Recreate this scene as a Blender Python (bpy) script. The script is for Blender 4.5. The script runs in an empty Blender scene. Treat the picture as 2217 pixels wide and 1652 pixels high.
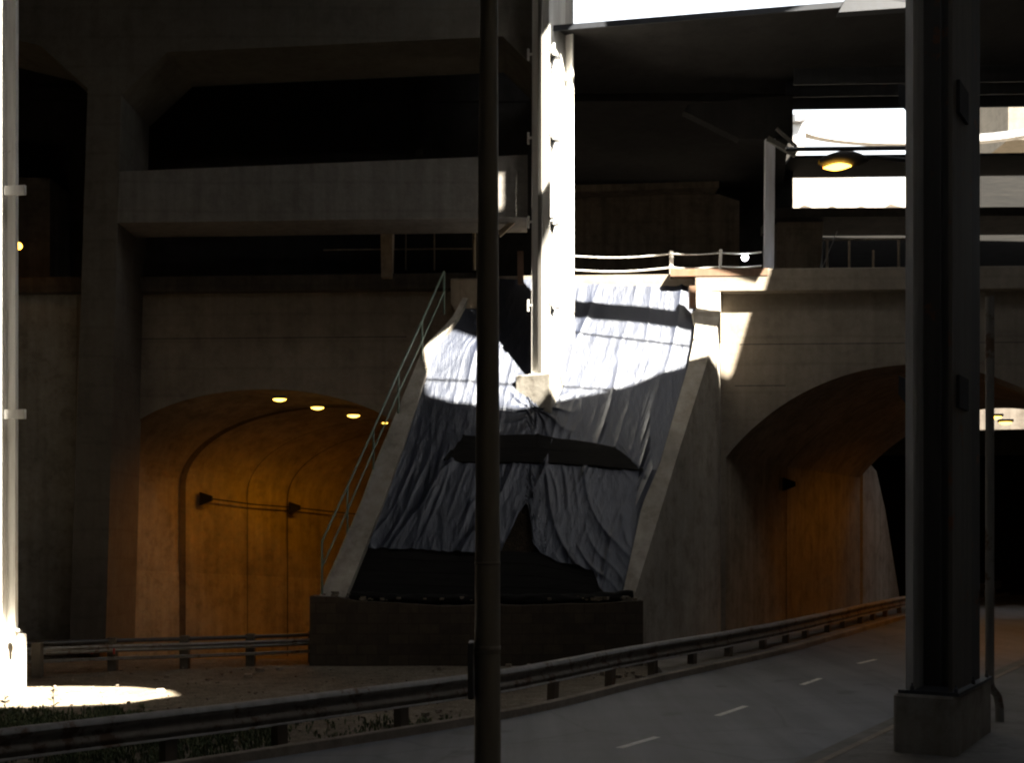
import bpy, math, random
from mathutils import Vector, Matrix, noise
random.seed(7)
C = bpy.context.scene.collection
PI = math.pi
F, UC, VH, H = 2700.0, 1108.0, 1165.0, 2.8      # focal length, principal column, horizon row, eye height

# ------------------------------------------------------------------ measuring helpers
def at(u, v, Y):
    return Vector(((u-UC)/F*Y, Y, H-(v-VH)/F*Y))
def gnd(u, v, z=0.0):
    Y = (H-z)*F/(v-VH)
    return Vector(((u-UC)/F*Y, Y, z))
YB0 = 32.15
KF, YF = 0.05, 34.0                               # facade plane: Y = YF - KF*X
def facY(u, off=0.0):
    return (YF-off)/(1+KF*(u-UC)/F)
def fac(u, v, off=0.0):
    return at(u, v, facY(u, off))
SL = (9.8-1.5)/6.0                                # embankment plane: z = 1.5 + SL*(Y-28)
SN = Vector((0, -SL, 1)).normalized()
def slope(u, v, lift=0.0):
    k = -(v-VH)/F
    c = lift*math.sqrt(1+SL*SL)
    Y = (H-1.5+SL*28-c)/(SL-k)
    return at(u, v, Y)

# ------------------------------------------------------------------ mesh helpers
class MB:
    def __init__(s): s.v, s.f, s.sm = [], [], []
    def add(s, vs, fs, smooth=False):
        n = len(s.v)
        s.v += [tuple(p) for p in vs]
        for f in fs:
            s.f.append(tuple(i+n for i in f)); s.sm.append(smooth)
        return s
    def box(s, c, d, rz=0.0, M=None):
        hx, hy, hz = d[0]/2, d[1]/2, d[2]/2
        R = M if M is not None else Matrix.Rotation(rz, 3, 'Z')
        vs = [Vector(c)+R @ Vector((x, y, z)) for z in (-hz, hz) for y in (-hy, hy) for x in (-hx, hx)]
        return s.add(vs, [(0,2,3,1),(4,5,7,6),(0,1,5,4),(2,6,7,3),(0,4,6,2),(1,3,7,5)])
    def bar(s, a, b, w, h, up=(0,0,1)):
        a, b = Vector(a), Vector(b); d = (b-a); L = d.length
        if L < 1e-6: return s
        z = d/L; x = Vector(up).cross(z)
        if x.length < 1e-4: x = Vector((1,0,0)).cross(z)
        x.normalize(); y = z.cross(x)
        M = Matrix((x, y, z)).transposed()
        return s.box((a+b)/2, (w, h, L), M=M)
    def prism(s, poly, ext):
        e = Vector(ext); n = len(poly)
        vs = [Vector(p) for p in poly]+[Vector(p)+e for p in poly]
        fs = [tuple(range(n))[::-1], tuple(range(n, 2*n))]
        for i in range(n):
            j = (i+1) % n
            fs.append((i, j, n+j, n+i))
        return s.add(vs, fs)
    def tube(s, pts, r, n=10, caps=True):
        pts = [Vector(p) for p in pts]
        rs = r if isinstance(r, (list, tuple)) else [r]*len(pts)
        rings = []; ref = None
        for i, p in enumerate(pts):
            t = (pts[min(i+1, len(pts)-1)]-pts[max(i-1, 0)]).normalized()
            if ref is None:
                ref = Vector((1,0,0)) if abs(t.x) < .9 else Vector((0,1,0))
            x = (ref - t*ref.dot(t)).normalized(); y = t.cross(x); ref = x
            rings.append([p+(x*math.cos(2*PI*k/n)+y*math.sin(2*PI*k/n))*rs[i] for k in range(n)])
        vs = [q for R in rings for q in R]; fs = []
        for i in range(len(pts)-1):
            for k in range(n):
                fs.append((i*n+k, i*n+(k+1) % n, (i+1)*n+(k+1) % n, (i+1)*n+k))
        s.add(vs, fs, True)
        if caps:
            s.add(rings[0], [tuple(range(n))[::-1]]); s.add(rings[-1], [tuple(range(n))])
        return s
    def lathe(s, c, prof, n=16, M=None):
        R = M or Matrix.Identity(3); c = Vector(c); vs = []; fs = []
        for (r, z) in prof:
            for k in range(n):
                vs.append(c+R @ Vector((r*math.cos(2*PI*k/n), r*math.sin(2*PI*k/n), z)))
        for i in range(len(prof)-1):
            for k in range(n):
                fs.append((i*n+k, i*n+(k+1) % n, (i+1)*n+(k+1) % n, (i+1)*n+k))
        s.add(vs, fs, True)
        return s.add(vs[-n:], [tuple(range(n))])
    def grid(s, rows, smooth=False):
        m = len(rows[0]); vs = [p for r in rows for p in r]
        fs = [(i*m+j, i*m+j+1, (i+1)*m+j+1, (i+1)*m+j) for i in range(len(rows)-1) for j in range(m-1)]
        return s.add(vs, fs, smooth)
    def build(s, name, mat, parent=None, bevel=0.0):
        import bmesh
        me = bpy.data.meshes.new(name)
        base = Vector((0,0,0))
        if parent is not None:
            base = parent.location.copy() if parent.parent is None else parent.parent.location.copy()
        org = base
        if parent is None and s.v:
            xs = [p[0] for p in s.v]; ys = [p[1] for p in s.v]; zs = [p[2] for p in s.v]
            org = Vector(((min(xs)+max(xs))/2, (min(ys)+max(ys))/2, min(zs)))
        me.from_pydata([tuple(Vector(p)-org) for p in s.v], [], s.f)
        me.polygons.foreach_set('use_smooth', s.sm)
        bm = bmesh.new(); bm.from_mesh(me)
        big = [f for f in bm.faces if len(f.verts) > 4]
        if big: bmesh.ops.triangulate(bm, faces=big, ngon_method='EAR_CLIP')
        bm.to_mesh(me); bm.free()
        me.materials.append(mat); me.update()
        o = bpy.data.objects.new(name, me); C.objects.link(o)
        if parent is None: o.location = org
        else: o.parent = parent
        if bevel:
            b = o.modifiers.new('bevel', 'BEVEL'); b.width = bevel; b.segments = 1; b.limit_method = 'ANGLE'
        return o

def thing(name, label, cat, loc, group=None):
    o = bpy.data.objects.new(name, None); C.objects.link(o)
    o.empty_display_size = .3
    o.location = Vector(loc); o['label'] = label; o['category'] = cat
    if group: o['group'] = group
    return o
def tag(o, label, cat, group=None):
    o['label'] = label; o['category'] = cat
    if group: o['group'] = group
    return o
def struct(o, kind='structure'):
    o['kind'] = kind
    return o
def copy_tree(o, parent=None):
    c = o.copy(); C.objects.link(c)
    if parent is not None:
        c.parent = parent
    for ch in list(o.children): copy_tree(ch, c)
    return c

# ------------------------------------------------------------------ materials
def newmat(name):
    m = bpy.data.materials.new(name); m.use_nodes = True
    nt = m.node_tree; b = nt.nodes['Principled BSDF']
    return m, nt, b
def L(nt, a, b): nt.links.new(a, b)
def ramp(nt, fac, stops):
    r = nt.nodes.new('ShaderNodeValToRGB')
    el = r.color_ramp.elements
    while len(el) < len(stops): el.new(.5)
    for e, (p, c) in zip(el, stops):
        e.position = p; e.color = (*c, 1)
    L(nt, fac, r.inputs[0]); return r.outputs[0]
def tex_noise(nt, vec, scale, detail=6, rough=.6):
    n = nt.nodes.new('ShaderNodeTexNoise'); n.inputs['Scale'].default_value = scale
    n.inputs['Detail'].default_value = detail; n.inputs['Roughness'].default_value = rough
    L(nt, vec, n.inputs['Vector']); return n.outputs['Fac']
def mapping(nt, scale=(1,1,1)):
    tc = nt.nodes.new('ShaderNodeNewGeometry')
    mp = nt.nodes.new('ShaderNodeMapping'); mp.inputs['Scale'].default_value = scale
    L(nt, tc.outputs['Position'], mp.inputs['Vector']); return mp.outputs[0]
def mixc(nt, fac, a, b, mode='MIX'):
    n = nt.nodes.new('ShaderNodeMix'); n.data_type = 'RGBA'; n.blend_type = mode
    if isinstance(fac, float): n.inputs[0].default_value = fac
    else: L(nt, fac, n.inputs[0])
    for sck, val in ((n.inputs[6], a), (n.inputs[7], b)):
        if isinstance(val, tuple): sck.default_value = (*val, 1)
        else: L(nt, val, sck)
    return n.outputs[2]
def bump(nt, b, h, strength=.3, dist=.03):
    n = nt.nodes.new('ShaderNodeBump'); n.inputs['Strength'].default_value = strength
    n.inputs['Distance'].default_value = dist
    L(nt, h, n.inputs['Height']); L(nt, n.outputs[0], b.inputs['Normal'])
def concrete(name, col, dark=.5, rough=.9, streak=.5, scale=1.0, form=True, blotch=.5):
    m, nt, b = newmat(name)
    p = mapping(nt)
    n1 = tex_noise(nt, p, .45*scale, 8, .65)
    n2 = tex_noise(nt, p, 7*scale, 6, .7)
    ps = mapping(nt, (1.6, 1.6, .12))
    n3 = tex_noise(nt, ps, 2.2*scale, 6, .6)
    c = ramp(nt, n1, [(.3, tuple(x*dark for x in col)), (.68, col)])
    n5 = tex_noise(nt, p, 1.7*scale, 10, .75)
    c = mixc(nt, blotch, c, ramp(nt, n5, [(.38, (.42,.38,.33)), (.5, (.9,.88,.85)), (.66, (1.1,1.1,1.1))]), 'MULTIPLY')
    c = mixc(nt, .35, c, ramp(nt, n2, [(.3, (.55,.52,.48)), (.7, (1,1,1))]), 'MULTIPLY')
    c = mixc(nt, streak, c, ramp(nt, n3, [(.35, (.35,.32,.28)), (.6, (1,1,1))]), 'MULTIPLY')
    if form:
        w = nt.nodes.new('ShaderNodeTexWave'); w.wave_type = 'BANDS'; w.bands_direction = 'Z'
        w.inputs['Scale'].default_value = .42; w.inputs['Distortion'].default_value = .6
        w.inputs['Detail'].default_value = 1
        L(nt, p, w.inputs['Vector'])
        c = mixc(nt, .22, c, ramp(nt, w.outputs['Fac'], [(.0, (.55,.53,.5)), (.05, (1,1,1))]), 'MULTIPLY')
    L(nt, c, b.inputs['Base Color']); b.inputs['Roughness'].default_value = rough
    b.inputs['Specular IOR Level'].default_value = .25
    bump(nt, b, n2, .5, .02)
    return m
def paint(name, col, rust=(.16,.07,.03), rust_amt=.62, rough=.5, metal=0.0):
    m, nt, b = newmat(name)
    p = mapping(nt); n = tex_noise(nt, p, 2.2, 8, .7)
    ps = mapping(nt, (3, 3, .25)); n3 = tex_noise(nt, ps, 2.5, 5, .6)
    c = mixc(nt, .4, col, ramp(nt, n3, [(.35, (.45,.42,.38)), (.62, (1,1,1))]), 'MULTIPLY')
    mask = ramp(nt, n, [(rust_amt, (0,0,0)), (rust_amt+.06, (1,1,1))])
    c = mixc(nt, mask, c, rust)
    L(nt, c, b.inputs['Base Color']); b.inputs['Roughness'].default_value = rough
    b.inputs['Metallic'].default_value = metal
    bump(nt, b, n, .25, .01)
    return m
def emit(name, col, strength):
    m, nt, b = newmat(name)
    b.inputs['Base Color'].default_value = (*col, 1)
    b.inputs['Emission Color'].default_value = (*col, 1)
    b.inputs['Emission Strength'].default_value = strength
    return m

M = {}
M['facade'] = concrete('facade_concrete', (.29,.25,.20), .75, streak=.22, blotch=.3)
M['soot'] = concrete('soot_black_concrete', (.035,.033,.032), .6, streak=.3, form=False)  # near black: deep shade put into the concrete colour
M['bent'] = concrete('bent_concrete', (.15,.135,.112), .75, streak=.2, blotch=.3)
M['beam_conc'] = concrete('beam_concrete', (.21,.20,.185), .8, streak=.3, blotch=.25)
M['pale'] = concrete('pale_concrete', (.42,.40,.36), .7, streak=.35, form=False)
M['coping'] = concrete('coping_concrete', (.47,.44,.39), .6, streak=.25, form=False)
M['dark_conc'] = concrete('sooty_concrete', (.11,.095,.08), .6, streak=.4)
M['ramp'] = concrete('pale_ramp_concrete', (.42,.425,.44), .9, streak=.1, form=False)
M['tan'] = concrete('tan_concrete', (.44,.36,.27), .6, streak=.5)
M['lining'] = concrete('tunnel_concrete', (.36,.32,.25), .55, streak=.35, form=False)
M['lining_low'] = concrete('tunnel_dado_concrete', (.42,.38,.30), .6, streak=.35, form=False)
M['white_steel'] = paint('white_steel_paint', (.74,.73,.70), rust_amt=.70)
M['grey_steel'] = paint('grey_steel_paint', (.155,.148,.135), rust_amt=.64)
M['dark_steel'] = paint('dark_steel_paint', (.055,.058,.065), rust_amt=.66)
M['slate'] = paint('slate_grey_paint', (.014,.017,.024), rust_amt=.8)  # darkened to near black so the sunlit girder looks shaded
M['slate_green'] = concrete('mossy_concrete', (.075,.08,.06), .7, streak=.4, form=False)  # dull green-grey concrete
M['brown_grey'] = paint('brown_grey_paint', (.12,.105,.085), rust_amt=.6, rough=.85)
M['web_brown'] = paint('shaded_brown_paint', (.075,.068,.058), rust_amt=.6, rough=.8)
M['pale_blue'] = paint('pale_blue_paint', (.72,.74,.82), rust_amt=.72)  # skylight put into the paint of the shaded post
M['brown_steel'] = paint('brown_steel', (.15,.085,.05), rust_amt=.55)
M['green_rail'] = paint('green_rail_paint', (.15,.21,.165), rust_amt=.68)
M['pole'] = paint('bronze_pole_paint', (.25,.225,.18), rust_amt=.7, rough=.55, metal=.1)
M['galv'] = paint('galvanised_steel', (.27,.26,.245), rust=(.13,.08,.05), rust_amt=.56, rough=.8, metal=0.0)
M['rust_beam'] = paint('dirty_guardrail_steel', (.19,.17,.145), rust=(.08,.05,.03), rust_amt=.52, rough=.9)
M['rail_post'] = paint('weathered_post', (.17,.14,.11), rust_amt=.6)
M['lens'] = emit('sodium_lens', (1.0,.55,.07), .8)
M['bulb'] = emit('bulb_glass', (.9,.95,1.0), 1.5)
M['orange_lens'] = emit('orange_lens', (1.0,.42,.04), 1.2)
M['red'] = paint('red_reflector', (.5,.03,.02), rust_amt=.9)

def soil(name, a, b2, scale=3.0):
    m, nt, b = newmat(name)
    p = mapping(nt); n1 = tex_noise(nt, p, scale, 10, .75); n2 = tex_noise(nt, p, scale*.12, 5, .6)
    n4 = tex_noise(nt, p, scale*9, 4, .7)
    c = ramp(nt, n1, [(.3, a), (.7, b2)])
    c = mixc(nt, .6, c, ramp(nt, n2, [(.35, (.5,.46,.4)), (.65, (1,1,1))]), 'MULTIPLY')
    c = mixc(nt, .75, c, ramp(nt, n4, [(.38, (.3,.29,.27)), (.62, (1.15,1.15,1.15))]), 'MULTIPLY')
    L(nt, c, b.inputs['Base Color']); b.inputs['Roughness'].default_value = .95
    b.inputs['Specular IOR Level'].default_value = .1
    bump(nt, b, n4, .8, .04)
    return m
M['ground'] = soil('gravelly_dirt', (.16,.135,.10), (.36,.31,.245))
M['soil'] = soil('dark_soil', (.02,.016,.012), (.06,.045,.03))
def asphalt():
    m, nt, b = newmat('asphalt')
    p = mapping(nt); n1 = tex_noise(nt, p, .5, 8, .7); n2 = tex_noise(nt, p, 45, 4, .7)
    c = ramp(nt, n1, [(.3, (.150,.153,.165)), (.7, (.210,.214,.228))])
    c = mixc(nt, .5, c, ramp(nt, n2, [(.3, (.5,.5,.5)), (.7, (1,1,1))]), 'MULTIPLY')
    tc2 = nt.nodes.new('ShaderNodeNewGeometry'); mp2 = nt.nodes.new('ShaderNodeMapping')
    mp2.inputs['Rotation'].default_value = (0, 0, math.radians(31.5)); mp2.inputs['Scale'].default_value = (1.5, .06, 1)
    L(nt, tc2.outputs['Position'], mp2.inputs['Vector'])
    n6 = tex_noise(nt, mp2.outputs[0], 1.0, 5, .6)
    c = mixc(nt, .55, c, ramp(nt, n6, [(.38, (.55,.55,.55)), (.6, (1,1,1))]), 'MULTIPLY')
    n7 = tex_noise(nt, p, 1.1, 3, .5)
    c = mixc(nt, .5, c, ramp(nt, n7, [(.30, (.35,.34,.33)), (.36, (1,1,1))]), 'MULTIPLY')
    v = nt.nodes.new('ShaderNodeTexVoronoi'); v.feature = 'DISTANCE_TO_EDGE'; v.inputs['Scale'].default_value = .33
    w = nt.nodes.new('ShaderNodeMix'); w.data_type = 'VECTOR'; w.inputs[0].default_value = .12
    nn = nt.nodes.new('ShaderNodeTexNoise'); nn.inputs['Scale'].default_value = 1.5
    L(nt, p, nn.inputs['Vector']); L(nt, p, w.inputs[4]); L(nt, nn.outputs['Color'], w.inputs[5])
    L(nt, w.outputs[1], v.inputs['Vector'])
    c = mixc(nt, .35, c, ramp(nt, v.outputs['Distance'], [(.0, (.3,.3,.3)), (.012, (1,1,1))]), 'MULTIPLY')
    L(nt, c, b.inputs['Base Color']); b.inputs['Roughness'].default_value = .62
    b.inputs['Specular IOR Level'].default_value = .5
    bump(nt, b, n2, .4, .01)
    return m
M['asphalt'] = asphalt()
M['kerb'] = concrete('kerb_concrete', (.38,.33,.27), .55, streak=.1, form=False)
M['pave'] = concrete('pavement_concrete', (.25,.235,.215), .6, streak=.0, form=False)
M['line'] = paint('worn_road_paint', (.82,.80,.74), rust=(.2,.2,.2), rust_amt=.62, rough=.8)
def tarp_mat():
    m, nt, b = newmat('blue_black_plastic')
    p = mapping(nt); n1 = tex_noise(nt, p, .8, 6, .6)
    ps = mapping(nt, (11, 1.4, 1.4)); n2 = tex_noise(nt, ps, 1.6, 9, .72)
    c = ramp(nt, n1, [(.3, (.008,.011,.021)), (.7, (.018,.023,.042))])
    c = mixc(nt, .35, c, ramp(nt, n2, [(.4, (.5,.5,.52)), (.6, (1,1,1))]), 'MULTIPLY')
    L(nt, c, b.inputs['Base Color']); b.inputs['Roughness'].default_value = .43
    b.inputs['Specular IOR Level'].default_value = .68
    b.inputs['Specular Tint'].default_value = (.86, .91, 1, 1)
    bump(nt, b, n2, .55, .03)
    return m
M['tarp'] = tarp_mat()
def boards_and_shade():
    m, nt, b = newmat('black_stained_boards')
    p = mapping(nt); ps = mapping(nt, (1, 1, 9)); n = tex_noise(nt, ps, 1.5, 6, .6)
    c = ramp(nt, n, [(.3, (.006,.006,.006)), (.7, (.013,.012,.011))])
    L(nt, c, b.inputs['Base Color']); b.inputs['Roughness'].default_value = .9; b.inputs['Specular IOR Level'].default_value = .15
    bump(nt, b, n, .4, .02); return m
M['boards'] = boards_and_shade()  # black boards; also used as painted shade on walls and ramp
def brick():
    m, nt, b = newmat('brown_stone_blocks')
    tc = nt.nodes.new('ShaderNodeNewGeometry'); mp = nt.nodes.new('ShaderNodeMapping')
    mp.inputs['Rotation'].default_value = (PI/2, 0, 0)
    L(nt, tc.outputs['Position'], mp.inputs['Vector'])
    br = nt.nodes.new('ShaderNodeTexBrick'); br.inputs['Scale'].default_value = 1.1
    br.inputs['Color1'].default_value = (.060,.046,.033,1); br.inputs['Color2'].default_value = (.085,.066,.046,1)
    br.inputs['Mortar'].default_value = (.052,.037,.024,1); br.inputs['Mortar Size'].default_value = .012
    L(nt, mp.outputs[0], br.inputs['Vector'])
    n = tex_noise(nt, tc.outputs['Position'], 3, 8, .7)
    c = mixc(nt, .7, br.outputs['Color'], ramp(nt, n, [(.3, (.4,.38,.35)), (.7, (1,1,1))]), 'MULTIPLY')
    L(nt, c, b.inputs['Base Color']); b.inputs['Roughness'].default_value = .95
    bump(nt, b, n, .5, .03); return m
M['brick'] = brick()
def leaf():
    m, nt, b = newmat('weed_leaf')
    oi = nt.nodes.new('ShaderNodeNewGeometry')
    c = ramp(nt, oi.outputs['Random Per Island'], [(.0, (.03,.05,.015)), (.55, (.06,.095,.03)), (.8, (.11,.13,.05)), (1, (.24,.20,.11))])
    L(nt, c, b.inputs['Base Color']); b.inputs['Roughness'].default_value = .7; return m
M['leaf'] = leaf()

# ------------------------------------------------------------------ camera, sky, sun
cam = bpy.data.cameras.new('camera'); co = bpy.data.objects.new('camera', cam); C.objects.link(co)
co.location = (0, 0, H); co.rotation_euler = (PI/2, 0, 0)
cam.sensor_width = 36; cam.lens = 36*F/2216.0
cam.shift_y = (VH-826.0)/2216.0
cam.clip_start = .1; cam.clip_end = 4000
sc = bpy.context.scene; sc.camera = co
SUND = Vector((-.45, .45, -.77)).normalized()       # the way the light travels
sl = bpy.data.lights.new('sun', 'SUN'); sl.energy = 5; sl.angle = math.radians(.5); sl.color = (1, .92, .78)
so = bpy.data.objects.new('sun', sl); C.objects.link(so)
so.rotation_euler = SUND.to_track_quat('-Z', 'Y').to_euler(); so.location = (0, 0, 60)
w = bpy.data.worlds.new('World'); sc.world = w; w.use_nodes = True
wn = w.node_tree; bg = wn.nodes['Background']
sky = wn.nodes.new('ShaderNodeTexSky'); sky.sky_type = 'NISHITA'; sky.sun_disc = False
sky.sun_elevation = math.asin(-SUND.z); sky.sun_rotation = math.atan2(-SUND.x, -SUND.y)
hs_ = wn.nodes.new('ShaderNodeHueSaturation'); hs_.inputs['Saturation'].default_value = .45   # desaturated sky warms the fill light
tint = wn.nodes.new('ShaderNodeMix'); tint.data_type = 'RGBA'; tint.blend_type = 'MULTIPLY'; tint.inputs[0].default_value = 1; tint.inputs[7].default_value = (1.0, .95, .85, 1)
wn.links.new(sky.outputs[0], hs_.inputs['Color']); wn.links.new(hs_.outputs[0], tint.inputs[6]); wn.links.new(tint.outputs[2], bg.inputs[0]); bg.inputs[1].default_value = .065
sc.view_settings.view_transform = 'Standard'; sc.view_settings.look = 'None'
sc.view_settings.exposure = 0; sc.view_settings.gamma = 1
sc.render.engine = 'CYCLES'
sc.cycles.film_exposure = 13.0                       # exposed for the shade, like the photograph
sc.cycles.use_denoising = True
sc.cycles.max_bounces = 10; sc.cycles.diffuse_bounces = 6; sc.cycles.glossy_bounces = 3
sc.cycles.sample_clamp_indirect = 3.0
sc.cycles.filter_width = 2.2

# ------------------------------------------------------------------ ground, road, pavements
RP = [(-16, 3.5), (-9.2, 9.7), (-5.54, 13.5), (-.69, 18.9), (2.15, 23.6), (6.0, 29.8), (14.3, 45.0), (24, 61), (38, 84)]
def path_x(y):
    P = RP
    for i in range(len(P)-1):
        if P[i][1] <= y <= P[i+1][1] or i == len(P)-2:
            p0 = P[max(i-1, 0)]; p1 = P[i]; p2 = P[i+1]; p3 = P[min(i+2, len(P)-1)]
            h = p2[1]-p1[1]; t = (y-p1[1])/h
            m1 = (p2[0]-p0[0])/(p2[1]-p0[1])*h; m2 = (p3[0]-p1[0])/(p3[1]-p1[1])*h
            return ((2*t**3-3*t*t+1)*p1[0]+(t**3-2*t*t+t)*m1+(-2*t**3+3*t*t)*p2[0]+(t**3-t*t)*m2)
def kerb_x(y): return path_x(y)+.55
def near_x(y): return 3.63+.62*(y-15.5)
TLX0 = fac(217, 1030).x; TLY0 = fac(217, 1030).y      # left tunnel jamb
TRX0 = fac(933, 1030).x
def depress(x, y):                                      # the left carriageway dives into its tunnel
    if y < 27: return 0.0
    k = .609*(y-TLY0)
    inside = (x > TLX0-.8+k) and (x < TRX0+.6+k)
    if y < 34 and x < -6.2+.609*(y-28): inside = True
    return -.075*(y-29.5)-.2 if inside and y > 29 else 0.0
xs = [-900, -300, -120, -60]+[-40+i*1.0 for i in range(91)]+[70, 120, 300, 900]
ys = [-300, -60, -20]+[-6+i*1.0 for i in range(90)]+[110, 200, 500, 1500]
g = MB(); g.grid([[Vector((x, y, -.02+depress(x, y)+.02*noise.noise(Vector((x*.7, y*.7, 0))))) for x in xs] for y in ys], True)
struct(g.build('ground', M['ground']))
YS = [2+i*.75 for i in range(108)]
g = MB(); g.grid([[Vector((kerb_x(y)+(near_x(y)-kerb_x(y))*k/6, y, .045)) for k in range(7)] for y in YS])
road = struct(g.build('road', M['asphalt']))
def strip(mb, ys_, xa, xb, z0, z1):                     # a long low block between two lines
    rows = []
    for y in ys_:
        a, b = xa(y), xb(y)
        rows.append([Vector((a, y, z0)), Vector((a, y, z1)), Vector((b, y, z1)), Vector((b, y, z0))])
    mb.grid(rows)
g = MB(); strip(g, YS, lambda y: kerb_x(y)-.17, kerb_x, -.05, .17)
o = struct(g.build('kerb', M['kerb'], road, bevel=.02))
g = MB(); strip(g, YS, near_x, lambda y: near_x(y)+.42, -.05, .062)
struct(g.build('gutter', M['pave'], road))
g = MB(); strip(g, YS, lambda y: near_x(y)+.42, lambda y: near_x(y)+.58, -.05, .165)
struct(g.build('kerb', M['kerb'], road, bevel=.02))
g = MB(); strip(g, YS, lambda y: near_x(y)+.58, lambda y: near_x(y)+3.6, -.05, .160)
walk = struct(g.build('pavement', M['pave']))
g = MB(); strip(g, YS, lambda y: near_x(y)+3.6, lambda y: near_x(y)+3.78, -.05, .20)
struct(g.build('kerb', M['kerb'], walk))
g = MB(); g.grid([[Vector((near_x(y)+3.78+k*1.5, y, .04)) for k in range(7)] for y in YS])
struct(g.build('road', M['asphalt']))
g = MB(); strip(g, [y for y in YS if y > 23.5], lambda y: max(kerb_x(y)-2.6, min(3.0, kerb_x(y)-.3)), lambda y: kerb_x(y)-.17, -.05, .155)
y_ = [y for y in YS if y > 23.5][0]
g.add([Vector((max(kerb_x(y_)-2.6, min(3.0, kerb_x(y_)-.3)), y_, z)) for z in (-.05, .155)]+[Vector((kerb_x(y_)-.17, y_, z)) for z in (.155, -.05)], [(0,1,2,3)])
struct(g.build('pavement', M['pave']))
for (u0, v0, u1, v1) in ((1340,1620,1422,1596), (1552,1550,1614,1529), (1735,1483,1775,1469), (1857,1437,1895,1428), (1040,1706,1140,1679)):
    a, b = gnd(u0, v0, .05), gnd(u1, v1, .05)
    d = (b-a).normalized(); n = Vector((d.y, -d.x, 0))*.055
    g = MB(); g.add([a+n, b+n, b-n, a-n], [(0,1,2,3)])
    struct(g.build('lane_dash', M['line'], road))
# ------------------------------------------------------------------ arched viaduct wall
def arch_left():
    pts = []
    for k in range(41):
        a = PI-PI*k/40
        pts.append((575+358*math.cos(a), 1030-187*math.sin(a)))
    return pts
def arch_right():
    a0 = math.acos(414/525.0); pts = []
    for k in range(41):
        a = (PI-a0)-(PI-2*a0)*k/40
        pts.append((1985+525*math.cos(a), 1314-525*math.sin(a)))
    return pts
def atz(u, Y, z): return Vector(((u-UC)/F*Y, Y, z))
AL = [fac(u, v) for u, v in arch_left()]; AR = [fac(u, v) for u, v in arch_right()]
ZT = 9.95
def plan(u, z, off=0): return atz(u, facY(u, off), z)
via = thing('arched_viaduct', 'sooty concrete viaduct wall with two round arched road tunnels through it', 'viaduct', fac(1300, 1400))
def build_facade():
    mb = MB()
    def low(p, z): return Vector((p.x, p.y, z))
    out = [plan(-1400, -3), low(AL[0], -3)]+AL+[low(AL[-1], -3), low(AR[0], -3)]+AR+[low(AR[-1], -3), plan(3600, -3), plan(3600, ZT), plan(-1400, ZT)]
    mb.prism(out, (0, .55, 0))
    return mb.build('facade', M['facade'], via)
build_facade()
g = MB()
g.prism([plan(1503, 9.40, .30), plan(3600, 9.40, .30), plan(3600, 9.40, -.1), plan(1503, 9.40, -.1)], (0, 0, .62))
g.build('cornice', M['facade'], via, bevel=.03)
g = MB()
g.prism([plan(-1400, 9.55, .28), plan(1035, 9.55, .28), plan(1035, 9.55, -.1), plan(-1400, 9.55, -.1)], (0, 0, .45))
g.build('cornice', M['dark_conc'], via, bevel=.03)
g = MB()
g.prism([plan(-1400, 9.9, -.56), plan(3600, 9.9, -.56), plan(3600, 9.9, -13.5), Vector((10.5, 45.3, 9.9)), Vector((10.5, 64, 9.9)), Vector((-60, 64, 9.9))], (0, 0, .12))
g.prism([Vector((10.6, 47.6, 9.9)), Vector((60, 47.6, 9.9)), Vector((60, 64, 9.9)), Vector((10.6, 64, 9.9))], (0, 0, .12))
g.build('road_deck', M['dark_conc'], via)
for (u0, u1, z) in ((1600, 3400, 8.02), (1600, 3400, 6.9), (300, 880, 8.3)):
    if z < 7: u0, u1 = 1590, 1700
    g = MB(); g.prism([plan(u0, z, .004), plan(u1, z, .004), plan(u1, z+.025, .004), plan(u0, z+.025, .004)], (0, .003, 0))
    g.build('pour_joint', M['dark_conc'], via)
# tunnel linings swept back from each arch
def lining(profile, d, length, zlow, name, mat, n=12, inset=0.0, zmax=None):
    mb = MB(); d = Vector(d); rows = []
    p = [Vector((profile[0].x, profile[0].y, zlow))]+profile+[Vector((profile[-1].x, profile[-1].y, zlow))]
    for i in range(n+1):
        rows.append([q+d*(-.012+length*i/n) for q in p])
    mb.grid(rows, False)
    return mb.build(name, mat, via)
DL = Vector((.609, 1, -.068)); DR = Vector((.60, 1, 0))
lining(AL, DL, 26, -1.2, 'tunnel_lining', M['lining'])
lining(AR, DR, 11.3, -.2, 'tunnel_lining', M['lining'])
# paler dado along the left tunnel wall
g = MB(); p0 = Vector((AL[0].x+.03, AL[0].y, -1.2)); p1 = Vector((AL[0].x+.03, AL[0].y, 1.95))
g.grid([[p0+DL*t, p1+DL*t] for t in (.05, 6, 12, 26)])
g.build('dado', M['lining_low'], via)
def rib(profile, d, off, wid, inset, mat, name):
    c = sum(profile, Vector())/len(profile)
    p = [Vector((profile[0].x, profile[0].y, -1.2))]+profile
    q = []
    for v in p[:24]:
        t = Vector((c.x-v.x, 0, max(0, c.z-v.z)*0)) if v.z <= profile[0].z+.01 else Vector((c.x-v.x, 0, (c.z-1.5)-v.z))
        q.append(v+t.normalized()*inset)
    mb = MB(); mb.grid([[v+d*off for v in q], [v+d*(off+wid) for v in q]])
    mb.build(name, mat, via)
rib(AL, DL, 2.45, .22, .045, M['dark_conc'], 'wall_joint')
rib(AL, DL, 6.5, .05, .04, M['dark_conc'], 'wall_joint')
rib(AL, DL, 4.9, .03, .04, M['dark_conc'], 'wall_joint')
rib(AR, DR, 4.2, .05, .03, M['dark_conc'], 'wall_joint')

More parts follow.
